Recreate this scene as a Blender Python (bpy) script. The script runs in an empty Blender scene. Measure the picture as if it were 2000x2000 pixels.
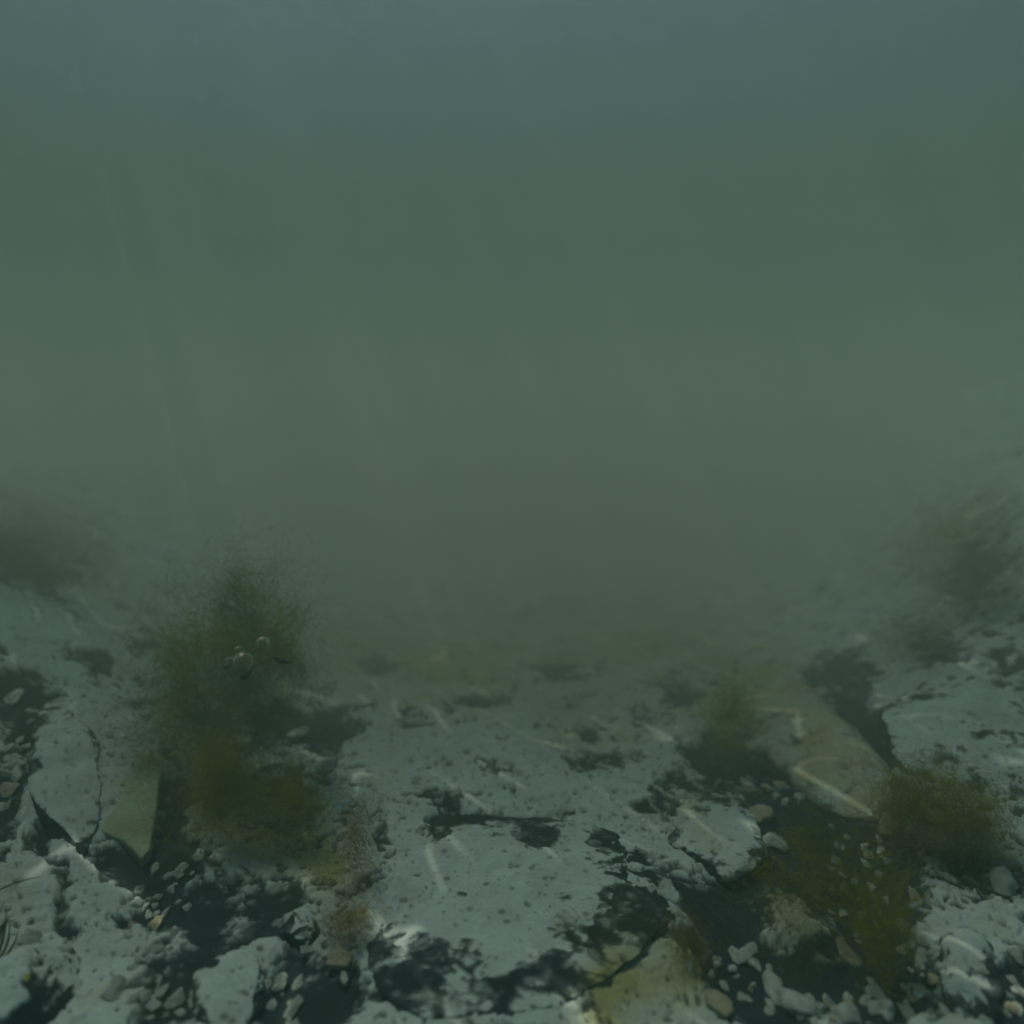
import bpy, bmesh, math, random
import numpy as np
from mathutils import Vector, Matrix, noise as mnoise

sc = bpy.context.scene
C = sc.collection
R = math.radians

# ------------------------------------------------------------------ camera, world, sun, exposure
CAM_Z = 0.25
PITCH = 4.0
FPX = 1428.0                                   # focal length in pixels of the 2000 px photograph
cam_d = bpy.data.cameras.new('camera')
cam = bpy.data.objects.new('camera', cam_d); C.objects.link(cam)
cam.location = (0, 0, CAM_Z); cam.rotation_euler = (R(90 - PITCH), 0, 0)
cam_d.sensor_width = 36; cam_d.lens = 36 * FPX / 2000
cam_d.clip_start = 0.005; cam_d.clip_end = 200
cam_d.dof.use_dof = True; cam_d.dof.focus_distance = 0.45
cam_d.dof.aperture_fstop = 3.8
sc.camera = cam

SUN_EL, SUN_AZ = 64.0, -50.0                   # azimuth measured from +Y (ahead of the camera), negative = left
to_sun = Vector((math.sin(R(SUN_AZ)) * math.cos(R(SUN_EL)), math.cos(R(SUN_AZ)) * math.cos(R(SUN_EL)), math.sin(R(SUN_EL))))
w = bpy.data.worlds.new('World'); sc.world = w; w.use_nodes = True
nt = w.node_tree
sky = nt.nodes.new('ShaderNodeTexSky'); sky.sky_type = 'NISHITA'; sky.sun_disc = False
sky.sun_elevation = R(SUN_EL); sky.sun_rotation = R(SUN_AZ)
bg = nt.nodes['Background']; bg.inputs['Strength'].default_value = 0.12
nt.links.new(sky.outputs[0], bg.inputs['Color'])
sl = bpy.data.lights.new('sun', 'SUN'); so = bpy.data.objects.new('sun', sl); C.objects.link(so)
sl.energy = 4.0; sl.angle = R(0.07); sl.color = (1.0, 0.89, 0.68)
so.rotation_euler = (-to_sun).to_track_quat('-Z', 'Y').to_euler()
so.location = (-1, 2, 4)

vs = sc.view_settings
vs.view_transform = 'Standard'; vs.look = 'None'; vs.gamma = 1; vs.use_curve_mapping = False
vs.exposure = 1.08
sc.display_settings.display_device = 'sRGB'
cy = sc.cycles
cy.use_denoising = True
cy.volume_step_rate = 0.2; cy.volume_preview_step_rate = 0.2; cy.volume_max_steps = 256
cy.volume_bounces = 2; cy.max_bounces = 8; cy.transmission_bounces = 6; cy.transparent_max_bounces = 12
cy.sample_clamp_indirect = 3.0
cy.filter_width = 2.0

# ------------------------------------------------------------------ helpers
_p, _q = math.cos(R(PITCH)), math.sin(R(PITCH))
def ray(px, py):
    a, b = (px - 1000) / FPX, (1000 - py) / FPX
    return Vector((a, _p + b * _q, b * _p - _q))
def at(px, py, z=0.0):                          # where the sight line through a photo pixel meets the height z
    d = ray(px, py); t = (z - CAM_Z) / d.z
    return Vector((0, 0, CAM_Z)) + d * t

def tag(o, label=None, cat=None, group=None, kind=None):
    if label: o['label'] = label
    if cat: o['category'] = cat
    if group: o['group'] = group
    if kind: o['kind'] = kind
    return o
def empty(name, loc, label, cat, group=None):
    o = bpy.data.objects.new(name, None); C.objects.link(o); o.location = loc
    o.empty_display_size = 0.01
    return tag(o, label, cat, group)
def link_mesh(name, me, mat, parent=None, smooth=True):
    o = bpy.data.objects.new(name, me); C.objects.link(o)
    if mat: me.materials.append(mat)
    if smooth: me.polygons.foreach_set('use_smooth', [True] * len(me.polygons))
    if parent: o.parent = parent
    return o
def mesh_np(name, co, faces):                   # faces: (n,4) or (n,3) array
    me = bpy.data.meshes.new(name)
    n, k = faces.shape
    me.vertices.add(len(co)); me.vertices.foreach_set('co', np.ascontiguousarray(co, np.float32).ravel())
    me.loops.add(n * k); me.loops.foreach_set('vertex_index', np.ascontiguousarray(faces, np.int32).ravel())
    me.polygons.add(n); me.polygons.foreach_set('loop_start', np.arange(0, n * k, k, dtype=np.int32))
    me.update(calc_edges=True)
    return me
def set_attr(me, name, arr):
    if arr.ndim == 2:
        a = me.attributes.new(name, 'FLOAT_COLOR', 'POINT')
        full = np.ones((len(arr), 4), np.float32); full[:, :3] = arr
        a.data.foreach_set('color', full.ravel())
    else:
        a = me.attributes.new(name, 'FLOAT', 'POINT'); a.data.foreach_set('value', arr.astype(np.float32))

# vectorised gradient noise
def _hash(i, j, k, seed):
    h = (i * np.int64(374761393) + j * np.int64(668265263) + k * np.int64(2147483647 // 3) + seed * np.int64(974711)) & 0x7fffffff
    h = ((h ^ (h >> 13)) * np.int64(1274126177)) & 0x7fffffff
    return h ^ (h >> 16)
_rg = np.random.default_rng(5); _G = _rg.normal(size=(256, 3)); _G /= np.linalg.norm(_G, axis=1)[:, None]
def perlin(P, seed=0):
    P = P + 1000.0
    I = np.floor(P).astype(np.int64); F = P - I
    U = F * F * F * (F * (F * 6 - 15) + 10)
    out = 0
    for a in (0, 1):
        for b in (0, 1):
            for c in (0, 1):
                g = _G[_hash(I[:, 0] + a, I[:, 1] + b, I[:, 2] + c, seed) & 255]
                d = g[:, 0] * (F[:, 0] - a) + g[:, 1] * (F[:, 1] - b) + g[:, 2] * (F[:, 2] - c)
                wt = (U[:, 0] if a else 1 - U[:, 0]) * (U[:, 1] if b else 1 - U[:, 1]) * (U[:, 2] if c else 1 - U[:, 2])
                out = out + wt * d
    return out * 1.6
def fbm(P, scale, octs=4, seed=0, gain=0.5, ridged=False):
    s, a, tot = 0, 1.0, 0
    for o in range(octs):
        n = perlin(P * scale * (2.03 ** o), seed + 17 * o)
        if ridged: n = 1 - 2 * np.abs(n)
        s = s + a * n; tot += a; a *= gain
    return s / tot
def cells(P, scale, seed=0):                    # 2-D cellular distance (x, y only), for pits and granules
    X = P[:, :2] * scale + 1000.0
    I = np.floor(X).astype(np.int64); best = np.full(len(X), 9.0); hid = np.zeros(len(X), np.int64)
    for a in (-1, 0, 1):
        for b in (-1, 0, 1):
            h = _hash(I[:, 0] + a, I[:, 1] + b, np.zeros_like(I[:, 0]), seed)
            fx = ((h & 1023) / 1023.0); fy = (((h >> 10) & 1023) / 1023.0)
            d = (I[:, 0] + a + fx - X[:, 0]) ** 2 + (I[:, 1] + b + fy - X[:, 1]) ** 2
            m = d < best; best = np.where(m, d, best); hid = np.where(m, h, hid)
    return np.sqrt(best), ((hid >> 5) & 1023) / 1023.0
def sstep(a, b, x):
    t = np.clip((x - a) / (b - a), 0, 1); return t * t * (3 - 2 * t)
def mixc(c, col, f): return c * (1 - f[:, None]) + np.array(col)[None] * f[:, None]

# ------------------------------------------------------------------ the shape of the bed
def relief(x, y):
    """large shape of the bed"""
    r = np.hypot(x, y)
    P = np.stack([x, y, np.zeros_like(x)], 1)
    z = 0.016 * fbm(P, 3.2, 3, 101) * sstep(0.1, 0.5, r) + 0.006 * fbm(P, 9, 3, 103)
    z += 0.25 * sstep(0.15, 0.95, -x - 0.10 * (y - 0.8)) * sstep(0.2, 0.75, y)             # bank on the left
    z += 0.52 * sstep(0.22, 1.25, x - 0.22 * (y - 0.9)) * sstep(0.25, 1.0, y)              # bank on the right
    z -= 0.10 * sstep(1.0, 4.0, y + 0.25 * fbm(P, 1.3, 2, 107) - 0.25 * np.abs(x))       # the shelf falls away
    return z
def hit(px, py, lift=0.004):                    # where the sight line through a photo pixel meets the bed
    d = ray(px, py); t = np.geomspace(0.15, 9, 1500)
    x, y, zr = d.x * t, d.y * t, CAM_Z + d.z * t
    under = np.nonzero(zr < relief(x, y) + lift)[0]
    k = under[0] if len(under) else len(t) - 1
    return Vector((x[k], y[k], zr[k]))

# ground ellipses, given by where they lie on the bed
def blob(px, py, rx, ry, wt):
    p, t, b = hit(px, py), hit(px, py - ry), hit(px, py + ry)
    depth = min((t - b).length / 2, 0.35)
    wx = rx / FPX * (p.y * _p - (p.z - CAM_Z) * _q)
    return (p.x, p.y, wx, depth, math.atan2(p.x, p.y), wt)
def field(P, blobs):
    f = np.zeros(len(P))
    for (x, y, wx, dy, az, wt) in blobs:
        dx, dyy = P[:, 0] - x, P[:, 1] - y
        ca, sa = math.cos(az), math.sin(az)
        u, v = dx * ca - dyy * sa, dx * sa + dyy * ca
        q = (u / wx) ** 2 + (v / dy) ** 2
        m = q < 7
        f[m] += wt * np.exp(-q[m] * 1.1)
    return f

DARK = [blob(*a) for a in (  # dark rock in hollows, plus shadows painted beside the shard and the slab
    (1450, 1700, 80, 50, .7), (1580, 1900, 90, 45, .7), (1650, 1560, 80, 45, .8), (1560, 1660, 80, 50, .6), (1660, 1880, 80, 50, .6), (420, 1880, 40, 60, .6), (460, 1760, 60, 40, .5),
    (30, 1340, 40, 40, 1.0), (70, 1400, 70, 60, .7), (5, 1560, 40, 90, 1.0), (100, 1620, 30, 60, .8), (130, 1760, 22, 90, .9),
    (335, 1610, 40, 90, 1.1), (250, 1680, 60, 40, 1.1), (320, 1740, 60, 70, 1.1), (400, 1810, 50, 60, 1.0), (520, 1780, 50, 60, 1.0),  # the first blob paints the shard's cast shadow on its right
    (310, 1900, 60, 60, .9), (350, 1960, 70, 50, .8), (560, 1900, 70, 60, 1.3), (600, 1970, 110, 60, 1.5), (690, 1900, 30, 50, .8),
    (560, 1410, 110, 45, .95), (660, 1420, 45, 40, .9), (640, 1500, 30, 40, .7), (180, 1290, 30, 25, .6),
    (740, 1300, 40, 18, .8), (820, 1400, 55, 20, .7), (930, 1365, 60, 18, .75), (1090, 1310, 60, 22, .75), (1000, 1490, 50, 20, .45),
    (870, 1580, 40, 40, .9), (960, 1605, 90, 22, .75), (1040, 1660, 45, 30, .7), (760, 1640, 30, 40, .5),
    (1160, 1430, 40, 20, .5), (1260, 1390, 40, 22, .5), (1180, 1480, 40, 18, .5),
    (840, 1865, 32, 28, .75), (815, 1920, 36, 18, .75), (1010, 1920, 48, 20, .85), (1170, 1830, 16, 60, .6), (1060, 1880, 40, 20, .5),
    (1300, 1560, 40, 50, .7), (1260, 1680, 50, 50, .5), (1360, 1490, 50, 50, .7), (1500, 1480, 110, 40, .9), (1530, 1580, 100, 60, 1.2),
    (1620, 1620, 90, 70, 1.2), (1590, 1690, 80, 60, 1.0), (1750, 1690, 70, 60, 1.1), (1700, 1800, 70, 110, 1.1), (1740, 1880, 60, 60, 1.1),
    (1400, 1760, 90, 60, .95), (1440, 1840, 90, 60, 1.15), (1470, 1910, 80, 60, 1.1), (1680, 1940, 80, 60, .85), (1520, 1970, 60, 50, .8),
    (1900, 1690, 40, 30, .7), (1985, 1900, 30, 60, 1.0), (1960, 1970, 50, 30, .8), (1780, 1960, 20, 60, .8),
    (1620, 1305, 45, 30, 1.2), (1660, 1370, 45, 40, 1.3), (1695, 1440, 40, 45, 1.3), (1715, 1500, 30, 30, .9), (1900, 1500, 60, 40, .5), (1980, 1420, 40, 40, .5),  # the leading blobs paint the slab's shadow into the gap
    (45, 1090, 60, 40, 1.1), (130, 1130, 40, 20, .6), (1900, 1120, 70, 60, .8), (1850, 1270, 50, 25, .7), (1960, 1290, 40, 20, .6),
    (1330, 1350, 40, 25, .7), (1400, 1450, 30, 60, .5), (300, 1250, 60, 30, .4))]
PALE = [blob(*a) for a in (
    (1000, 1430, 200, 60, .55), (800, 1350, 120, 40, .5), (720, 1480, 80, 60, .5), (1150, 1350, 150, 30, .5), (950, 1530, 160, 40, .4),
    (140, 1480, 70, 110, 1.0), (160, 1620, 40, 60, .8), (70, 1900, 90, 60, .9), (230, 1810, 70, 70, .6), (450, 1940, 70, 70, .9), (490, 1850, 40, 40, .5),
    (950, 1740, 190, 90, .8), (800, 1700, 80, 90, .6), (1100, 1780, 120, 90, .6), (960, 1900, 220, 40, .3), (930, 1960, 200, 30, .2), (1160, 1570, 110, 50, .7),
    (1400, 1620, 90, 70, .9), (1620, 1470, 40, 90, .6), (1850, 1420, 80, 80, .6), (1880, 1880, 60, 80, .9), (1300, 1930, 70, 70, .8), (1560, 1830, 60, 50, .5), (200, 1200, 60, 50, .4), (60, 1230, 60, 50, .5))]
OLIVE = [blob(*a) for a in (
    (430, 1560, 90, 70, 1.0), (560, 1570, 60, 60, .9), (560, 1650, 60, 60, .7), (400, 1430, 80, 60, .9), (640, 1700, 50, 70, .6), (270, 1520, 60, 60, .4),
    (1180, 1960, 60, 70, .7), (1250, 1850, 80, 80, .6), (1340, 1860, 50, 60, .8), (1530, 1750, 70, 60, 1.0), (1620, 1680, 60, 40, .7), (1730, 1800, 50, 80, .8),
    (1350, 1560, 60, 80, .6), (1440, 1430, 50, 60, .7), (1120, 1440, 80, 60, .6), (950, 1300, 260, 70, 1.0), (700, 1250, 140, 70, 1.0), (1300, 1250, 160, 60, 1.0), (1100, 1200, 300, 60, .9), (1500, 1330, 90, 70, .9),
    (60, 1010, 100, 60, .9), (1830, 1040, 120, 50, .8), (1920, 1680, 60, 60, .6), (1800, 1560, 80, 40, .7), (30, 1740, 40, 60, .6), (350, 1250, 120, 80, .7))]
OLIVE += [blob(*a) for a in ((1290, 1930, 110, 60, .55), (1200, 1900, 50, 60, .6), (1560, 1840, 70, 60, .6), (620, 1680, 60, 60, .6), (480, 1600, 80, 60, .6), (1800, 1640, 80, 40, .6), (1600, 1450, 60, 80, .7), (1400, 1380, 100, 50, .7))]
RUST = [blob(*a) for a in (
    (690, 1620, 25, 40, .6), (700, 1700, 25, 40, .7), (670, 1790, 30, 40, 1.1), (560, 1560, 40, 30, .5), (470, 1540, 40, 30, .4), (1540, 1740, 40, 40, .8), (1760, 1625, 60, 25, .7),
    (1340, 1870, 30, 30, .6), (190, 1110, 70, 50, .8), (1580, 1370, 60, 60, .7), (10, 1520, 25, 25, .6), (1100, 1380, 60, 20, .4), (1170, 1990, 30, 40, .5), (1380, 1290, 80, 50, .4))]

def surface(P, holes=1.0, pitted=1.0, tadd=0.0):
    """crust mask (1 = pale silt crust, 0 = bare dark rock in a hollow or a shadow painted dark), base colour, relief for any point of the bed or a stone"""
    warp = np.stack([fbm(P, 22, 3, 71), fbm(P, 22, 3, 72), fbm(P, 22, 3, 73)], 1)
    Q = P + warp * 0.012
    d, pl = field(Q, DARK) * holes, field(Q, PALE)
    n = fbm(Q, 26, 5, 3, 0.62)
    n2 = fbm(Q, 90, 3, 9, 0.6)
    far = sstep(0.9, 1.6, np.hypot(P[:, 0], P[:, 1]))
    fd, fh = cells(Q + 0.004 * np.stack([n2, -n2, n2], 1), 62, 61); fd2, fh2 = cells(Q, 150, 62)   # flaking edges of the crust
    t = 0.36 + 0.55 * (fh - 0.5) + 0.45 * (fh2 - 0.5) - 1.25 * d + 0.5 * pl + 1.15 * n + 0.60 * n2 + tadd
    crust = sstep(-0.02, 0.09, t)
    # granules lying in the hollows
    cd, ch = cells(Q, 95, 4)
    gran = sstep(0.42, 0.30, cd + 0.25 * n2) * (ch > 0.62) * sstep(-0.75, -0.1, t)
    cd2, ch2 = cells(Q, 210, 8)
    gran2 = sstep(0.42, 0.3, cd2) * (ch2 > 0.66) * sstep(-0.9, -0.1, t) * 0.7
    crust2 = np.maximum(crust, np.maximum(gran, gran2) * 0.6 * pitted)
    # pits
    pd, ph = cells(P, 120, 21)
    pit = sstep(0.16, 0.06, pd + 0.05 * n2) * (ph > 0.45)
    pd2, ph2 = cells(P, 48, 31)
    pit2 = sstep(0.13, 0.05, pd2 + 0.04 * n2) * (ph2 > 0.4)
    pits = np.maximum(pit, pit2) * crust * pitted; gran = gran * pitted; gran2 = gran2 * pitted
    m1, m2 = fbm(P, 14, 4, 41), fbm(P, 60, 4, 43)
    N = len(P)
    pale = np.tile(np.array([0.295, 0.405, 0.40]), (N, 1)) * (1 + 0.30 * m1 + 0.22 * m2)[:, None]
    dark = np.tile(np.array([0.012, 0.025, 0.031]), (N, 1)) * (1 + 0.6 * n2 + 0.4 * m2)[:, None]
    ol = np.clip(field(Q, OLIVE) * (0.75 + 0.9 * m1) + 0.35 * sstep(0.15, 0.5, m1), 0, 1)
    ru = np.clip(field(Q, RUST) * (0.8 + 0.9 * m2), 0, 1)
    pale = mixc(pale, (0.19, 0.215, 0.055), ol * 0.85)
    pale = mixc(pale, (0.16, 0.105, 0.035), ru * 0.75)
    dark = mixc(dark, (0.03, 0.042, 0.012), ol * 0.8)
    veil = sstep(-0.35, 0.0, t) * 0.16                   # thin dusting of silt on the rim of the hollows
    dark = dark * (1 - veil[:, None]) + pale * veil[:, None]
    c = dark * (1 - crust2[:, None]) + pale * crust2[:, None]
    c = mixc(c, (0.02, 0.026, 0.024), pits * 0.8)
    h = 0.0024 * sstep(-0.16, 0.22, t) + 0.0014 * np.maximum(gran, gran2 * 0.6) - 0.005 * np.clip(d - 0.35, 0, 1.2) - 0.002 * pits + 0.0008 * m2 + 0.0003 * n2
    return crust, np.clip(c, 0.004, 0.6), h

# ------------------------------------------------------------------ materials
def new_mat(name):
    m = bpy.data.materials.new(name); m.use_nodes = True
    m.node_tree.nodes.clear(); return m, m.node_tree.nodes, m.node_tree.links
def bed_mat(name):
    m, n, l = new_mat(name)
    out = n.new('ShaderNodeOutputMaterial'); b = n.new('ShaderNodeBsdfPrincipled'); l.new(b.outputs[0], out.inputs[0])
    a = n.new('ShaderNodeAttribute'); a.attribute_name = 'col'
    g = n.new('ShaderNodeNewGeometry')
    no = n.new('ShaderNodeTexNoise'); no.inputs['Scale'].default_value = 420; no.inputs['Detail'].default_value = 4
    l.new(g.outputs['Position'], no.inputs['Vector'])
    mr = n.new('ShaderNodeMapRange'); mr.inputs['To Min'].default_value = 0.72; mr.inputs['To Max'].default_value = 1.28
    l.new(no.outputs[0], mr.inputs[0])
    mx = n.new('ShaderNodeVectorMath'); mx.operation = 'SCALE'
    l.new(a.outputs['Color'], mx.inputs[0]); l.new(mr.outputs[0], mx.inputs['Scale'])
    l.new(mx.outputs[0], b.inputs['Base Color'])
    b.inputs['Roughness'].default_value = 0.95; b.inputs['Specular IOR Level'].default_value = 0.1
    bu = n.new('ShaderNodeBump'); bu.inputs['Strength'].default_value = 0.5; bu.inputs['Distance'].default_value = 0.0015
    l.new(no.outputs[0], bu.inputs['Height']); l.new(bu.outputs[0], b.inputs['Normal'])
    return m
M_BED = bed_mat('silted_rock')
def simple_mat(name, c1, c2, scale, rough=0.8, transl=0.0):
    m, n, l = new_mat(name)
    out = n.new('ShaderNodeOutputMaterial'); b = n.new('ShaderNodeBsdfPrincipled')
    g = n.new('ShaderNodeNewGeometry')
    no = n.new('ShaderNodeTexNoise'); no.inputs['Scale'].default_value = scale; no.inputs['Detail'].default_value = 3
    l.new(g.outputs['Position'], no.inputs['Vector'])
    cr = n.new('ShaderNodeValToRGB'); cr.color_ramp.elements[0].position = 0.35; cr.color_ramp.elements[1].position = 0.65
    cr.color_ramp.elements[0].color = (*c1, 1); cr.color_ramp.elements[1].color = (*c2, 1)
    l.new(no.outputs[0], cr.inputs[0]); l.new(cr.outputs[0], b.inputs['Base Color'])
    b.inputs['Roughness'].default_value = rough; b.inputs['Specular IOR Level'].default_value = 0.15
    if transl:
        t = n.new('ShaderNodeBsdfTranslucent'); l.new(cr.outputs[0], t.inputs[0])
        mx = n.new('ShaderNodeMixShader'); mx.inputs[0].default_value = transl
        l.new(b.outputs[0], mx.inputs[1]); l.new(t.outputs[0], mx.inputs[2]); l.new(mx.outputs[0], out.inputs[0])
    else:
        l.new(b.outputs[0], out.inputs[0])
    return m
M_ALGAE = simple_mat('green_algae', (0.12, 0.155, 0.003), (0.235, 0.235, 0.005), 40, 0.9, 0.35)
M_ALGAE_BROWN = simple_mat('brown_algae', (0.16, 0.145, 0.004), (0.20, 0.14, 0.006), 40, 0.9, 0.35)
M_ALGAE_DARK = simple_mat('dark_algae', (0.11, 0.165, 0.002), (0.25, 0.245, 0.004), 40, 0.9, 0.3)
M_CHIP = simple_mat('pale_chip', (0.16, 0.215, 0.20), (0.28, 0.36, 0.33), 160)
M_CHIP_WARM = simple_mat('buff_chip', (0.17, 0.19, 0.13), (0.25, 0.26, 0.18), 160)
M_GRASS = simple_mat('water_grass', (0.07, 0.12, 0.015), (0.16, 0.20, 0.03), 120, 0.6, 0.3)
M_LEAF = simple_mat('yellow_leaf', (0.26, 0.30, 0.03), (0.36, 0.36, 0.05), 300, 0.6, 0.3)
M_DARK_PIECE = simple_mat('dark_piece_mat', (0.008, 0.014, 0.008), (0.02, 0.03, 0.015), 200)

# ------------------------------------------------------------------ the bed: one sheet, finest in front of the camera
def build_bed():
    rr = np.concatenate([np.geomspace(0.02, 0.24, 40, endpoint=False), np.geomspace(0.24, 2.0, 620, endpoint=False), np.geomspace(2.0, 16, 90)])
    aa = np.concatenate([np.linspace(R(-43), R(43), 1350, endpoint=False), np.linspace(R(43), R(317), 220, endpoint=False)])
    nr, na = len(rr), len(aa)
    RR, AA = np.meshgrid(rr, aa, indexing='ij')
    x, y = (RR * np.sin(AA)).ravel(), (RR * np.cos(AA)).ravel()
    z0 = relief(x, y)
    P = np.stack([x, y, np.zeros_like(x)], 1)
    crust, col, h = surface(P)
    lod = sstep(6, 2, RR.ravel())
    z = z0 + h * lod
    co = np.stack([x, y, z], 1)
    i = np.arange(nr - 1)[:, None] * na; j = np.arange(na)[None]; jn = (j + 1) % na
    faces = np.stack([i + j, i + na + j, i + na + jn, i + jn], -1).reshape(-1, 4)[:, ::-1]
    me = mesh_np('lake_bed', co, faces)
    set_attr(me, 'col', col)
    o = link_mesh('lake_bed', me, M_BED)
    return tag(o, kind='structure')
build_bed()
def ground_z(x, y):
    x, y = np.atleast_1d(np.array(x, float)), np.atleast_1d(np.array(y, float))
    P = np.stack([x, y, np.zeros_like(x)], 1)
    return float((relief(x, y) + surface(P)[2])[0])
def on_bed(px, py, lift=0.0):                   # the point of the bed seen at a photo pixel
    p = hit(px, py, 0.004 + lift)
    return Vector((p.x, p.y, ground_z(p.x, p.y)))
def px_size(px, py):                            # metres across one photo pixel there
    p = on_bed(px, py); return (p - Vector((0, 0, CAM_Z))).dot(Vector((0, _p, -_q))) / FPX

# ------------------------------------------------------------------ water sheet added overhead for its caustics, and the murky water itself
SILT = 1.9
def build_water():
    zs = 3.3  # height of the added sheet that shapes sunlight into streaks
    me = bpy.data.meshes.new('water_caustic_sheet'); bm = bmesh.new()
    bmesh.ops.create_grid(bm, x_segments=120, y_segments=120, size=16)
    for v in bm.verts:
        v.co.z = zs + 0.012 * mnoise.noise(v.co * 1.7) + 0.02 * mnoise.noise(v.co * 0.5)
    bm.to_mesh(me); bm.free()
    m, n, l = new_mat('painted_caustics')  # caustic pattern painted as transparency, brightening the sun along its lines
    out = n.new('ShaderNodeOutputMaterial'); tr = n.new('ShaderNodeBsdfTransparent'); l.new(tr.outputs[0], out.inputs[0])
    g = n.new('ShaderNodeNewGeometry')
    mp = n.new('ShaderNodeMapping'); mp.vector_type = 'TEXTURE'
    mp.inputs['Rotation'].default_value = (0, 0, R(30)); mp.inputs['Scale'].default_value = (1, 4.2, 1)
    l.new(g.outputs['Position'], mp.inputs['Vector'])
    def noise(scale, det=1.5, dist=0.6):
        t = n.new('ShaderNodeTexNoise'); t.noise_dimensions = '2D'
        t.inputs['Scale'].default_value = scale; t.inputs['Detail'].default_value = det; t.inputs['Distortion'].default_value = dist
        l.new(mp.outputs[0], t.inputs['Vector']); return t.outputs[0]
    def math_(op, a, b=None, clamp=False):
        t = n.new('ShaderNodeMath'); t.operation = op; t.use_clamp = clamp
        for k, v in enumerate((a, b)):
            if v is None: continue
            if isinstance(v, (int, float)): t.inputs[k].default_value = v
            else: l.new(v, t.inputs[k])
        return t.outputs[0]
    def line(scale, k, det=1.0, dist=0.5):      # bright caustic lines, painted into the transparency
        return math_('SUBTRACT', 1.0, math_('MULTIPLY', math_('ABSOLUTE', math_('SUBTRACT', noise(scale, det, dist), 0.5)), k), True)
    l1 = math_('POWER', line(25.0, 24, 0.0, 0.1), 1.5); l2 = line(9.0, 5)
    gate = math_('MULTIPLY', math_('SUBTRACT', noise(31.0, 0.0, 0.0), 0.47), 7.0, True)
    v = math_('ADD', math_('MULTIPLY', math_('MULTIPLY', l1, gate), 2.2), math_('MULTIPLY', l2, 0.06))
    v = math_('ADD', v, 0.80)
    vm = n.new('ShaderNodeVectorMath'); vm.operation = 'SCALE'; vm.inputs[0].default_value = (1.0, 1.0, 1.0)
    l.new(v, vm.inputs['Scale']); l.new(vm.outputs[0], tr.inputs['Color'])
    o = link_mesh('water_caustic_sheet', me, m); tag(o, kind='structure')
    me = bpy.data.meshes.new('haze'); bm = bmesh.new(); bmesh.ops.create_cube(bm, size=1)
    for v in bm.verts:
        v.co = Vector((v.co.x * 31, v.co.y * 31, -2.6 if v.co.z < 0 else zs - 0.06))
    bm.to_mesh(me); bm.free()
    m, n, l = new_mat('murky_water')
    out = n.new('ShaderNodeOutputMaterial'); pv = n.new('ShaderNodeVolumePrincipled'); l.new(pv.outputs[0], out.inputs['Volume'])
    pv.inputs['Color'].default_value = (0.195, 0.33, 0.30, 1)
    pv.inputs['Absorption Color'].default_value = (0.0, 0.0, 0.0, 1)
    pv.inputs['Density'].default_value = 0.52
    pv.inputs['Anisotropy'].default_value = 0.0
    o = link_mesh('haze', me, m, smooth=False); tag(o, kind='stuff')
    # stirred up silt hanging over the farther part of the bed, thinning upwards and towards the camera
    me = bpy.data.meshes.new('silt_cloud'); bm = bmesh.new(); bmesh.ops.create_cube(bm, size=1)
    for v in bm.verts:
        v.co = Vector((v.co.x * 9.0, 0.36 + (v.co.y + 0.5) * 6.0, -0.5 + (v.co.z + 0.5) * 2.5))
    bm.to_mesh(me); bm.free()
    m, n, l = new_mat('silty_water')
    out = n.new('ShaderNodeOutputMaterial'); pv = n.new('ShaderNodeVolumePrincipled'); l.new(pv.outputs[0], out.inputs['Volume'])
    pv.inputs['Color'].default_value = (0.715, 0.875, 0.765, 1)
    pv.inputs['Absorption Color'].default_value = (0.0, 0.0, 0.0, 1)
    g = n.new('ShaderNodeNewGeometry'); sx = n.new('ShaderNodeSeparateXYZ'); l.new(g.outputs['Position'], sx.inputs[0])
    def mp(src, a, b, c, d, kind='SMOOTHSTEP'):
        t = n.new('ShaderNodeMapRange'); t.interpolation_type = kind
        for k, v in enumerate((a, b, c, d)): t.inputs[k + 1].default_value = v
        l.new(src, t.inputs[0]); return t.outputs[0]
    fy = mp(sx.outputs['Y'], 0.32, 0.85, 0.0, SILT); fz = mp(sx.outputs['Z'], -0.15, 0.88, 1.0, 0.0)
    mu = n.new('ShaderNodeMath'); mu.operation = 'MULTIPLY'; l.new(fy, mu.inputs[0]); l.new(fz, mu.inputs[1])
    l.new(mu.outputs[0], pv.inputs['Density'])
    pv.inputs['Anisotropy'].default_value = 0.0
    o = link_mesh('silt_cloud', me, m, smooth=False); tag(o, kind='stuff')
build_water()

# ------------------------------------------------------------------ stones half sunk in the bed
def poly_stone(seed, nplanes=16, flat=1.0, sub=6, k=22.0, lo=0.62, hi=0.95):
    """unit stone: a sphere cut by random planes, worn at the edges"""
    rng = np.random.default_rng(seed)
    bm = bmesh.new(); bmesh.ops.create_icosphere(bm, subdivisions=sub, radius=1.0)
    co = np.array([v.co[:] for v in bm.verts]); faces = np.array([[v.index for v in f.verts] for f in bm.faces]); bm.free()
    nrm = rng.normal(size=(nplanes, 3)); nrm[:, 2] *= flat; nrm /= np.linalg.norm(nrm, axis=1)[:, None]
    dist = rng.uniform(lo, hi, nplanes)
    dots = co @ nrm.T
    rad = np.where(dots > 0.05, dist / np.maximum(dots, 0.05), 9.0)
    r = -np.log(np.exp(-k * np.minimum(rad, 3)).sum(1) + math.exp(-k * 1.0)) / k
    return co * r[:, None], faces
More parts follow.
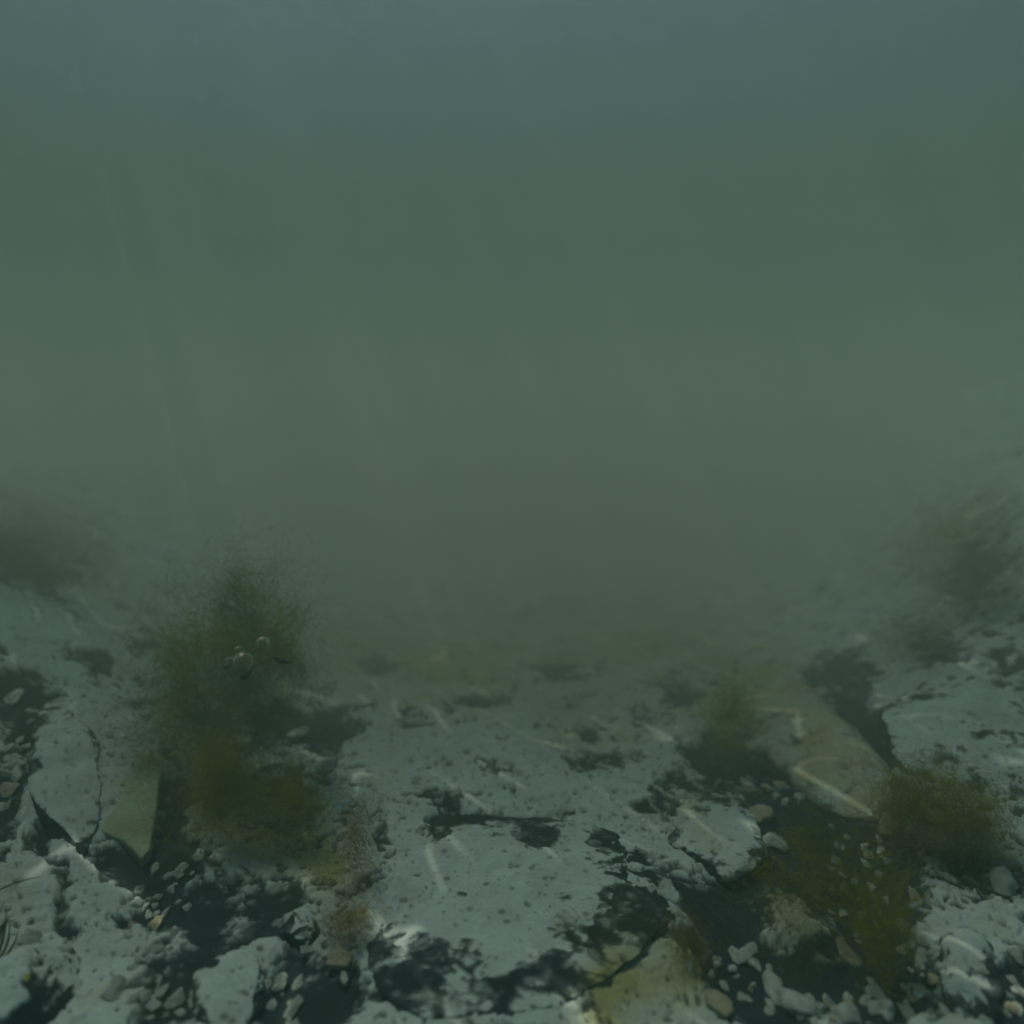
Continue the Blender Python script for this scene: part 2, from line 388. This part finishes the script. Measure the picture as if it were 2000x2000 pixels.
def stone(name, label, cat, x0, y0, x1, y1, height, seed, rot=0.0, holes=0.0, group=None, sub=6, sink=0.58, olive=None, nplanes=16, rim=0.6):
    cx = (x0 + x1) / 2
    near, far = on_bed(cx, y1), on_bed(cx, y0)
    mid = (near + far) / 2; mid.z = ground_z(mid.x, mid.y)
    wx = (x1 - x0) / 2 * px_size(cx, (y0 + y1) / 2)
    dy = max((far - near).length / 2, 0.004)
    co, faces = poly_stone(seed, nplanes, sub=sub)
    rho = np.hypot(co[:, 0], co[:, 1]) / 0.85
    az = -math.atan2(mid.x, mid.y) + rot
    co = co * np.array([wx * 1.12, dy * 1.12, height])
    ca, sa = math.cos(az), math.sin(az)
    co = np.stack([co[:, 0] * ca - co[:, 1] * sa, co[:, 0] * sa + co[:, 1] * ca, co[:, 2]], 1)
    e = 0.5 * max(wx, dy)
    gx = float((relief(np.array([mid.x + e]), np.array([mid.y])) - relief(np.array([mid.x - e]), np.array([mid.y])))[0]) / (2 * e)
    gy = float((relief(np.array([mid.x]), np.array([mid.y + e])) - relief(np.array([mid.x]), np.array([mid.y - e])))[0]) / (2 * e)
    co[:, 2] += gx * co[:, 0] + gy * co[:, 1]               # the stone lies along the slope
    base = np.array([mid.x, mid.y, mid.z + height * (1 - 2 * sink) * 0.5])
    P = co + base
    n = np.linalg.norm(co, axis=1)[:, None]; nd = co / np.maximum(n, 1e-6)
    size = (wx + dy + height) / 3
    disp = size * (0.26 * fbm(P, 0.6 / size, 4, seed, 0.55) + 0.05 * fbm(P, 3.5 / size, 3, seed + 5))
    P = P + nd * disp[:, None]
    tmp = mesh_np('tmp', P, faces); nz = np.empty(len(P) * 3, np.float32); tmp.vertex_normals.foreach_get('vector', nz); nz = nz[2::3]
    bpy.data.meshes.remove(tmp)
    crust, col, h = surface(P, holes, 0.8, np.minimum(-1.4 * (1 - sstep(0.45, 0.93, nz)), -1.1 * rim * sstep(0.5, 1.05, rho)))   # silt settles on the flat tops only
    P = P + nd * (h - 0.0024)[:, None] * 0.4
    if olive: col = mixc(col, olive, np.clip(0.55 + 1.2 * fbm(P, 30, 3, seed + 9), 0, 1) * 0.8)
    me = mesh_np(name, P - base, faces); set_attr(me, 'col', col)
    o = link_mesh(name, me, M_BED); o.location = base
    return tag(o, label, cat, group)
S = 'stone'
stone('flat_stone', 'long pale silt covered stone lying left of the pointed shard', S, 60, 1370, 190, 1680, 0.0091, 11)
stone('boulder', 'smooth rounded pale boulder cut by the lower left corner', S, -90, 1850, 165, 2060, 0.018, 13, nplanes=9)
stone('flat_stone', 'broad pale speckled slab in the middle of the foreground', S, 690, 1560, 1270, 1960, 0.0091, 14, holes=1.0, nplanes=12, sub=7, sink=0.62)
stone('flat_stone', 'pale crusty stone at the bottom, left of the black hollow', S, 385, 1840, 525, 2020, 0.0078, 16)
stone('rounded_stone', 'egg shaped pale stone on the upper rim of the black hollow', 'stone', 548, 1775, 622, 1845, 0.007, 17, sink=0.25, nplanes=7)
stone('flat_stone', 'low pale stone under the second olive algae tuft left of centre', S, 420, 1480, 600, 1640, 0.0059, 18)
stone('stone_slab', 'buff slanting slab left of the dark blue gap', S, 1480, 1310, 1670, 1590, 0.020, 41, rot=0.35, nplanes=14, sink=0.5, rim=0.1, olive=(0.24, 0.27, 0.18))
stone('flat_stone', 'wide pale stone right of the dark blue gap', S, 1745, 1330, 2010, 1540, 0.0123, 22, holes=0.3, rim=0.15)
stone('flat_stone', 'pale grey stone on the left rim of the dark rubble', S, 1315, 1570, 1490, 1710, 0.0078, 23)
stone('flat_stone', 'upright looking pale stone near the lower right corner', S, 1830, 1810, 1950, 2010, 0.0091, 24)

# ------------------------------------------------------------------ the pointed shard and other flat pieces
def plate(name, label, cat, outline, anchor, tilt, turn, thick, seed, mat, tint=None, group=None):
    """a flat broken piece: outline laid on a plane through the anchor, tilt = slope of the plane, turn = heading of the slope"""
    n = Vector((0, 0, 1)); n.rotate(Matrix.Rotation(tilt, 3, 'X')); n.rotate(Matrix.Rotation(turn, 3, 'Z'))
    o0 = Vector((0, 0, CAM_Z)); pts = []
    for (px, py) in outline:
        d = ray(px, py); pts.append(o0 + d * ((anchor - o0).dot(n) / d.dot(n)))
    bm = bmesh.new()
    top = [bm.verts.new(p - anchor) for p in pts]
    f = bm.faces.new(top)
    if f.normal.dot(n) < 0: f.normal_flip()
    r = bmesh.ops.extrude_face_region(bm, geom=[f])
    vs_ = [g for g in r['geom'] if isinstance(g, bmesh.types.BMVert)]
    bmesh.ops.translate(bm, verts=vs_, vec=-n * thick)
    bmesh.ops.recalc_face_normals(bm, faces=bm.faces)
    bmesh.ops.bevel(bm, geom=list(bm.edges), offset=thick * 0.16, segments=2, profile=0.6, affect='EDGES')
    bmesh.ops.triangulate(bm, faces=bm.faces)
    ext = max((p - anchor).length for p in pts)
    for _ in range(5):
        es = [e for e in bm.edges if e.calc_length() > ext / 30]
        if not es: break
        bmesh.ops.subdivide_edges(bm, edges=es, cuts=1); bmesh.ops.triangulate(bm, faces=bm.faces)
    bm.normal_update()
    co = np.array([v.co[:] for v in bm.verts]); no = np.array([v.normal[:] for v in bm.verts])
    P = co + np.array(anchor)
    co = co + no * (thick * (0.25 * fbm(P, 1.2 / ext, 3, seed) + 0.10 * fbm(P, 6 / ext, 3, seed + 3)))[:, None]
    faces = np.array([[v.index for v in f.verts] for f in bm.faces]); bm.free()
    me = mesh_np(name, co, faces)
    if mat is M_BED:
        col = np.tile(np.array(tint), (len(P), 1)) * (1 + 0.35 * fbm(P, 25, 4, seed) + 0.3 * fbm(P, 110, 3, seed + 1))[:, None]
        col = mixc(col, (0.16, 0.19, 0.06), np.clip(1.6 * fbm(P, 18, 3, seed + 2), 0, 1) * 0.6)
        set_attr(me, 'col', np.clip(col, 0.01, 0.6))
    o = link_mesh(name, me, mat, smooth=False); o.location = anchor
    return tag(o, label, cat, group)
a = on_bed(276, 1690); a.z += 0.008
plate('stone_shard', 'pointed pale stone shard lying over a dark crevice, tip towards us', 'stone',
      [(300, 1472), (319, 1503), (310, 1522), (307, 1556), (301, 1600), (293, 1648), (294, 1656), (276, 1677), (262, 1660), (240, 1640), (206, 1627), (197, 1621),
       (202, 1600), (225, 1578), (233, 1556), (247, 1535), (262, 1508), (276, 1475)], a, R(13), R(8), 0.007, 3, M_BED, (0.225, 0.30, 0.20))
a = on_bed(655, 1885); a.z += 0.006
plate('shell_fragment', 'buff star shaped shell fragment above the black hollow', 'shell',
      [(664, 1836), (669, 1853), (690, 1863), (683, 1876), (677, 1887), (655, 1886), (634, 1883), (640, 1870), (629, 1866), (650, 1858)], a, R(24), 0.2, 0.004, 4, M_CHIP_WARM)
a = on_bed(672, 1915); a.z += 0.003
plate('shell_fragment', 'narrow pale sliver below the star shaped fragment', 'shell',
      [(668, 1892), (677, 1898), (680, 1915), (672, 1922), (664, 1910)], a, R(20), 0.1, 0.003, 5, M_CHIP)
a = on_bed(598, 1860); a.z += 0.004
plate('stone_chip', 'small rectangular grey chip left of the star shaped fragment', 'stone chip',
      [(586, 1847), (612, 1845), (613, 1858), (588, 1862)], a, R(22), 0.1, 0.003, 6, M_CHIP)

# ------------------------------------------------------------------ loose chips and pebbles
rnd = random.Random(4)
def chip(label, px, py, wpx, aspect=1.0, mat=None, group=None, name='stone_chip', cat='stone chip', lift=0.3, seed=None, rot=None):
    seed = seed if seed is not None else rnd.randrange(9999)
    p = on_bed(px, py); r = wpx / 2 * px_size(px, py)
    co, faces = poly_stone(seed, 9, sub=4, k=60.0, lo=0.30, hi=0.75)
    sc_ = np.array([r * 1.7, r * 2.0 * aspect, r * 0.9])
    co = co * sc_
    a = rnd.uniform(-0.5, 0.5) if rot is None else rot
    tl = rnd.uniform(0.1, 0.6)
    M = np.array((Matrix.Rotation(a, 3, 'Z') @ Matrix.Rotation(tl, 3, 'X') @ Matrix.Rotation(rnd.uniform(-.4, .4), 3, 'Y')))
    co = co @ M.T
    co = co + (r * 0.14) * np.stack([perlin(co / r * 1.4, seed), perlin(co / r * 1.4, seed + 1), perlin(co / r * 1.4, seed + 2)], 1)
    me = mesh_np(name, co, faces)
    o = link_mesh(name, me, mat or M_CHIP, smooth=True)
    o.location = (p.x, p.y, p.z + r * lift)
    return tag(o, label, cat, group)
for (px, py, wd, asp, m, lab) in (
    (570, 1938, 22, 1.7, M_CHIP, 'oblong pale chip inside the black hollow'),
    (543, 1895, 22, 1.0, M_CHIP, 'pale chip on the left rim of the black hollow'),
    (304, 1790, 24, 1.2, M_CHIP_WARM, 'buff chip among dark rubble below the shard'),
    (290, 1770, 14, 1.2, M_CHIP, 'slim pale splinter beside the buff chip below the shard'),
    (340, 1928, 22, 1.5, M_CHIP, 'pale wedge shaped chip in the dark patch at the bottom left'),
    (215, 1936, 30, 1.2, M_CHIP, 'rounded pale pebble on the rim of the bottom left boulder'),
    (312, 1918, 14, 1.6, M_CHIP, 'thin upright chip left of the wedge shaped chip'),
    (325, 1688, 14, 1.0, M_CHIP, 'small pale crumb just below the shard tip'),
    (350, 1690, 12, 1.0, M_CHIP, 'small crumb right of the crumb below the shard tip'),
    (476, 1683, 14, 1.2, M_CHIP, 'small angular chip under the olive algae'),
    (692, 1567, 14, 1.0, M_CHIP, 'tiny round pebble right of the brown algae'),
    (573, 1430, 46, .7, M_CHIP, 'flat oval pebble in the dark hollow behind the olive algae'),
    (645, 1487, 24, .9, M_CHIP, 'pale pebble near the rim of the hollow behind the algae'),
    (652, 1508, 13, .9, M_CHIP, 'tiny pebble just below the pale pebble by the hollow'),
    (1107, 1585, 20, 1.0, M_CHIP, 'pale knob with bright top right of the centre slab'),
    (1119, 1608, 10, 1.0, M_CHIP, 'tiny white grit below the pale knob'),
    (1485, 1582, 34, 1.1, M_CHIP_WARM, 'brownish pink chip on the upper rim of the dark rubble'),
    (1509, 1625, 44, 1.1, M_CHIP, 'grey squarish chip below the brownish pink chip'),
    (1496, 1528, 14, 1.1, M_CHIP_WARM, 'small buff chip above the dark rubble'),
    (1736, 1615, 36, .9, M_CHIP_WARM, 'buff triangular chip left of the olive algae on the right'),
    (1824, 1663, 14, 1.0, M_CHIP_WARM, 'small bright buff pebble under the olive algae on the right'),
    (1732, 1660, 18, 1.0, M_CHIP, 'grey chip in the middle of the dark rubble'),
    (1441, 1833, 24, 1.4, M_CHIP, 'pale angular chip left of its twin in the dark hollow'),
    (1465, 1834, 26, 1.0, M_CHIP, 'white wedge shaped chip right of its twin in the dark hollow'),
    (1644, 1762, 14, .9, M_CHIP, 'round white grit in the dark rubble on the right'),
    (1650, 1833, 30, 1.3, M_CHIP_WARM, 'buff rounded chip on the rim between the dark hollows'),
    (1510, 1905, 26, 1.9, M_CHIP, 'leaf shaped pale chip standing in the lower dark hollow'),
    (1710, 1905, 20, 1.5, M_CHIP, 'small upright pale chip in the lower right rubble'),
    (1728, 1945, 42, .8, M_CHIP, 'long pale chip lying across the lower right rubble'),
    (1642, 1972, 46, 1.1, M_CHIP, 'triangular pale chip near the bottom edge on the right'),
    (1405, 1965, 32, 1.3, M_CHIP_WARM, 'buff rounded chip near the bottom edge by the yellow stain'),
    (1557, 1935, 52, 1.0, M_CHIP, 'broad pale fragment below the leaf shaped chip'),
    (1780, 1950, 24, 2.0, M_CHIP, 'pale splinter right of the long chip at the lower right'),
    (1825, 1895, 24, .8, M_CHIP_WARM, 'orange tinted crumb left of the upright stone'),
    (1785, 1730, 24, 1.2, M_CHIP_WARM, 'dim buff chip below the olive algae on the right'),
    (1965, 1720, 34, 1.1, M_CHIP, 'grey chip at the right edge below the olive algae cushion'),
    (1985, 1860, 26, 1.0, M_CHIP, 'pale chip near the right edge beside the upright stone'),
    (1960, 1925, 24, 1.2, M_CHIP, 'pale chip in the dark hollow at the lower right corner'),
    (1980, 1955, 18, .9, M_CHIP_WARM, 'small buff chip in the lower right corner'),
    (60, 1830, 34, 1.5, M_CHIP, 'pale oval pebble between grass and dark rubble at the left'),
    (5, 1555, 16, 1.2, M_CHIP, 'small pale chip cut by the left edge'),
    (70, 1490, 30, 1.1, M_CHIP, 'rough pale lump in the dark patch at the left'),
    (22, 1530, 30, 1.0, M_CHIP_WARM, 'buff lump at the left edge of the picture')):
    chip(lab, px, py, wd, asp, m)
for (cx, cy, sx, sy, n, lo, hi, where, grp) in (
    (1680, 1660, 60, 60, 22, 6, 15, 'small pale crumb of stone in the dark rubble on the right', 'pale crumbs in the right rubble'),
    (1690, 1770, 50, 50, 14, 6, 14, 'small pale crumb in the shady hollow below the right rubble', 'pale crumbs in the right hollow'),
    (1590, 1930, 100, 45, 24, 8, 22, 'pale flake among many at the bottom right', 'pale flakes at the bottom right'),
    (1460, 1880, 70, 60, 14, 7, 16, 'pale crumb in the lower dark hollow right of centre', 'pale crumbs in the lower hollow'),
    (1800, 1930, 50, 45, 16, 9, 24, 'pale flake at the left foot of the upright stone', 'pale flakes by the upright stone'),
    (340, 1720, 60, 45, 18, 6, 16, 'small pale crumb in the dark crevice under the shard', 'pale crumbs under the shard'),
    (330, 1930, 70, 40, 18, 7, 20, 'pale flake in the dark patch at the bottom left', 'pale flakes at the bottom left'),
    (580, 1910, 50, 50, 14, 7, 16, 'pale crumb inside the black hollow', 'pale crumbs in the black hollow'),
    (60, 1440, 50, 60, 16, 8, 20, 'small pale flake on the dark patch at the left edge', 'pale flakes at the left edge'),
    (1960, 1940, 40, 40, 10, 8, 20, 'pale crumb in the lower right corner', 'pale crumbs in the right corner'),
    (1520, 1530, 60, 40, 9, 8, 20, 'hazy pale chip behind the dark rubble', 'hazy chips behind the rubble')):
    for _ in range(n):
        chip(where, rnd.gauss(cx, sx * .7), min(rnd.gauss(cy, sy * .7), 1992), rnd.uniform(lo, hi), rnd.uniform(.7, 1.6), M_CHIP_WARM if rnd.random() < .08 else M_CHIP, grp)

# ------------------------------------------------------------------ algae: clumps of very fine threads
DENSITY = 0.5
def algae(label, lobes, base_px, mat, n, length, width=0.00013, seed=0, spread=0.72, group=None, up=0.5):
    """lobes: (px, py, rx, ry) as seen, all standing at the distance of the base point; threads fill the lobes in depth too"""
    rng = np.random.default_rng(seed)
    b = on_bed(*base_px); fwd = (b - Vector((0, 0, CAM_Z))).dot(Vector((0, _p, -_q)))
    cs, rs, wts = [], [], []
    for (px, py, rx, ry) in lobes:
        c = Vector((0, 0, CAM_Z)) + ray(px, py) * fwd
        cs.append((c.x, c.y, c.z)); k = fwd / FPX
        rs.append((rx * k, (rx + ry) * 0.5 * k, ry * k)); wts.append(rx * ry)
    cs, rs, wts = np.array(cs), np.array(rs), np.array(wts) / sum(wts)
    n = int(n * DENSITY); li = rng.choice(len(lobes), n, p=wts)
    P = cs[li] + rng.normal(size=(n, 3)) * rs[li] * spread
    D = rng.normal(size=(n, 3)) * 0.8; D[:, 2] += up; D /= np.linalg.norm(D, axis=1)[:, None]
    seg = 7; step = length / seg
    L = [P]
    for k in range(seg):
        T = np.stack([perlin(P * 28, seed + 1), perlin(P * 28, seed + 2), perlin(P * 28, seed + 3)], 1)
        D = D + 0.9 * T + rng.normal(size=(n, 3)) * 0.22; D[:, 2] += 0.05
        D /= np.linalg.norm(D, axis=1)[:, None]
        P = P + D * (step * rng.uniform(.6, 1.2, n))[:, None]; L.append(P)
    L = np.stack(L, 1)
    side = rng.normal(size=(n, 3)); side /= np.linalg.norm(side, axis=1)[:, None]
    wd = width * rng.uniform(.6, 1.4, n)
    taper = np.linspace(1, .35, seg + 1)
    off = side[:, None, :] * (wd[:, None] * taper[None])[:, :, None]
    V = np.stack([L - off, L + off], 2)
    z = np.array([ground for ground in (relief(L[:, 0, 0], L[:, 0, 1]),)])[0]
    V[..., 2] = np.maximum(V[..., 2], z[:, None, None] - 0.004)
    idx = np.arange(n * (seg + 1) * 2).reshape(n, seg + 1, 2)
    F = np.stack([idx[:, :-1, 0], idx[:, :-1, 1], idx[:, 1:, 1], idx[:, 1:, 0]], -1).reshape(-1, 4)
    bb = np.array(b)
    me = mesh_np('algae_clump', V.reshape(-1, 3) - bb, F)
    o = link_mesh('algae_clump', me, mat); o.location = b
    return tag(o, label, 'algae', group)
algae('large cloudy dark green algae clump holding the air bubbles',
      [(430, 1370, 90, 80), (410, 1400, 80, 60), (470, 1290, 85, 90), (515, 1240, 55, 80), (490, 1170, 40, 60), (380, 1360, 60, 60), (550, 1320, 40, 60), (350, 1440, 45, 40), (440, 1430, 70, 45), (400, 1250, 60, 60)],
      (410, 1500), M_ALGAE_DARK, 23000, 0.030, seed=1, spread=0.86)
for i, (lab, lobes, base, mat, n, ln) in enumerate((
    ('olive algae smear running down from the large clump', [(420, 1520, 60, 60), (430, 1580, 70, 60), (470, 1560, 50, 50), (430, 1490, 30, 35)], (430, 1650), M_ALGAE, 8000, .018),
    ('second olive algae tuft right of the olive smear', [(565, 1545, 50, 45), (590, 1590, 45, 45), (555, 1620, 40, 40)], (570, 1660), M_ALGAE, 4600, .016),
    ('small brownish algae tuft on the left rim of the centre slab', [(712, 1610, 22, 40), (700, 1680, 24, 40)], (705, 1720), M_ALGAE_BROWN, 1500, .014),
    ('rusty orange algae tuft above the black hollow', [(680, 1785, 34, 34), (672, 1830, 30, 25)], (680, 1835), M_ALGAE_BROWN, 1800, .012),
    ('olive algae cushion below the wide pale stone on the right', [(1840, 1560, 70, 42), (1900, 1600, 50, 50), (1860, 1620, 60, 40), (1770, 1570, 45, 45)], (1840, 1665), M_ALGAE, 9000, .024),
    ('flat brown algae strip in front of the olive cushion', [(1770, 1625, 60, 20), (1820, 1630, 40, 20)], (1780, 1660), M_ALGAE_BROWN, 2200, .016),
    ('thin green algae film over the dark rubble on the right', [(1625, 1680, 55, 45), (1600, 1640, 40, 35)], (1620, 1720), M_ALGAE_DARK, 2600, .018),
    ('green algae hanging over the right hollow', [(1715, 1790, 40, 70), (1725, 1840, 35, 50)], (1720, 1890), M_ALGAE_DARK, 3000, .018),
    ('olive algae film between the two dark hollows on the right', [(1530, 1735, 55, 40), (1560, 1790, 60, 50), (1600, 1740, 60, 40), (1500, 1690, 30, 30)], (1550, 1810), M_ALGAE, 1900, .016),
    ('small brown algae spot left of the lower hollow', [(1345, 1835, 30, 40), (1365, 1870, 35, 25)], (1350, 1880), M_ALGAE_BROWN, 1300, .012),
    ('hazy green algae tuft left of the dark rubble', [(1440, 1440, 45, 50), (1420, 1400, 30, 40)], (1430, 1490), M_ALGAE, 2400, .03),
    ('dark hazy algae tuft behind the dark blue gap on the right', [(1790, 1245, 45, 32), (1770, 1265, 40, 28)], (1790, 1285), M_ALGAE_DARK, 2200, .04),
    ('dark hazy algae growing on the far left bank', [(50, 1070, 80, 45), (20, 1110, 50, 40), (100, 1100, 40, 35)], (50, 1130), M_ALGAE_DARK, 5000, .05),
    ('dim olive algae high on the right bank', [(1900, 1060, 60, 55), (1880, 1130, 60, 50), (1930, 1180, 40, 40)], (1900, 1190), M_ALGAE_DARK, 6000, .05),
    ('small olive algae fleck on the lower right of the centre slab', [(1100, 1810, 28, 18)], (1100, 1825), M_ALGAE, 500, .01))):
    algae(lab, lobes, base, mat, n, ln, seed=20 + i * 7, width=0.00011, spread=0.78)

# ------------------------------------------------------------------ air bubbles caught in the algae
def bubble_mat():
    m, n, l = new_mat('air_bubble')
    out = n.new('ShaderNodeOutputMaterial'); g = n.new('ShaderNodeBsdfGlass')
    g.inputs['IOR'].default_value = 0.80; g.inputs['Roughness'].default_value = 0.4
    no = n.new('ShaderNodeTexNoise'); no.inputs['Scale'].default_value = 300
    bu = n.new('ShaderNodeBump'); bu.inputs['Strength'].default_value = 0.03; bu.inputs['Distance'].default_value = 0.0005
    l.new(no.outputs[0], bu.inputs['Height']); l.new(bu.outputs[0], g.inputs['Normal']); l.new(g.outputs[0], out.inputs[0])
    return m
M_BUB = bubble_mat()
FWD_B = (on_bed(430, 1500) - Vector((0, 0, CAM_Z))).dot(Vector((0, _p, -_q))) - 0.042
def bubble(label, px, py, r, squash=1.0):
    me = bpy.data.meshes.new('air_bubble'); bm = bmesh.new(); bmesh.ops.create_uvsphere(bm, u_segments=40, v_segments=24, radius=r * FWD_B / FPX)
    for v in bm.verts: v.co.z *= squash
    bm.to_mesh(me); bm.free()
    o = link_mesh('air_bubble', me, M_BUB); o.location = Vector((0, 0, CAM_Z)) + ray(px, py) * FWD_B
    return tag(o, label, 'bubble', 'air bubbles on the algae')
bubble('largest round air bubble on the green algae clump', 475, 1292, 20, .95)
bubble('small ring like air bubble above the largest bubble', 466, 1270, 8)
bubble('mid sized faint air bubble up to the right of the others', 513, 1256, 13)
bubble('tiny air bubble touching the left side of the largest one', 456, 1285, 4.5)
bubble('small lumpy air bubble at the left end of the bubble row', 447, 1291, 8, .9)
bubble('lowest tiny air bubble below the lumpy one at the left end', 441, 1301, 4.5, .9)
def scrap(label, px, py, lpx, wpx, ang, fwd):  # narrow dark solid piece set next to the bubbles
    k = fwd / FPX; me = bpy.data.meshes.new('dark_piece'); bm = bmesh.new()
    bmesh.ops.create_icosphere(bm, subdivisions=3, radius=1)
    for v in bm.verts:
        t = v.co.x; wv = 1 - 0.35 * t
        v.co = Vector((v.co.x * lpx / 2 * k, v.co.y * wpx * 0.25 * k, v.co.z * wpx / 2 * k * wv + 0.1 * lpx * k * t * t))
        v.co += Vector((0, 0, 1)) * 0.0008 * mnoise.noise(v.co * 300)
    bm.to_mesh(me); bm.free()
    o = link_mesh('dark_piece', me, M_DARK_PIECE); o.location = Vector((0, 0, CAM_Z)) + ray(px, py) * fwd
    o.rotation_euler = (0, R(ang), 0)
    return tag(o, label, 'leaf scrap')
scrap('dark slanted piece right under the largest bubble', 482, 1319, 30, 11, -40, FWD_B + 0.003)
scrap('dark pointed piece to the right of the bubbles', 552, 1292, 38, 10, 10, FWD_B + 0.004)
scrap('short dark piece below the lumpy bubble on the left', 441, 1303, 16, 8, 5, FWD_B + 0.006)

# ------------------------------------------------------------------ grass and a fallen leaf at the left edge
def blade(parent, pts, wdt, mat):
    co, fc = [], []
    for i, p in enumerate(pts):
        t = i / (len(pts) - 1); d = (pts[min(i + 1, len(pts) - 1)] - pts[max(i - 1, 0)]).normalized()
        s_ = d.cross(Vector((0.2, -0.7, 0.6))).normalized() * wdt * (1 - t ** 2 * 0.9)
        m_ = d.cross(s_).normalized() * wdt * 0.25
        co += [p - s_, p + m_, p + s_, p - m_]
    for i in range(len(pts) - 1):
        for k in range(4):
            fc.append([i * 4 + k, i * 4 + (k + 1) % 4, i * 4 + 4 + (k + 1) % 4, i * 4 + 4 + k])
    me = mesh_np('blade', np.array([tuple(c) for c in co]), np.array(fc))
    return link_mesh('blade', me, mat, parent)
def bez(a, b, c, n=12):
    return [a * (1 - t) ** 2 + b * 2 * t * (1 - t) + c * t * t for t in [i / n for i in range(n + 1)]]
base = on_bed(-5, 1870)
g = empty('grass_tuft', base, 'green grass tuft poking in at the left edge above the boulder', 'grass')
for k, (x0, y0, x1, y1, x2, y2) in enumerate(((-10, 1860, 5, 1800, 24, 1785), (-5, 1865, 14, 1820, 12, 1770), (-15, 1850, 0, 1790, 30, 1800), (0, 1870, 22, 1840, 18, 1800),
                                             (-20, 1840, -5, 1780, 10, 1760), (5, 1872, 30, 1850, 36, 1815))):
    f = (base - Vector((0, 0, CAM_Z))).dot(Vector((0, _p, -_q)))
    q = [Vector((0, 0, CAM_Z)) + ray(px, py) * (f - 0.004 * j) for j, (px, py) in enumerate(((x0, y0), (x1, y1), (x2, y2)))]
    blade(g, [p - base for p in bez(*q)], 0.0009, M_GRASS)
b0 = on_bed(2, 1752)
g = empty('water_weed', b0, 'single thin yellow green blade lying flat at the left edge', 'grass blade')
q = [on_bed(-30, 1772), on_bed(20, 1738), on_bed(84, 1730)]
for p in q: p.z += 0.006
blade(g, [p - b0 for p in bez(*q)], 0.0006, M_GRASS)
a = on_bed(53, 1912); a.z += 0.024
plate('fallen_leaf', 'tiny yellow leaf lying on the lower left boulder', 'leaf', [(58, 1896), (57, 1908), (53, 1917), (47, 1912), (50, 1903)], a, R(12), 0, 0.0007, 9, M_LEAF)
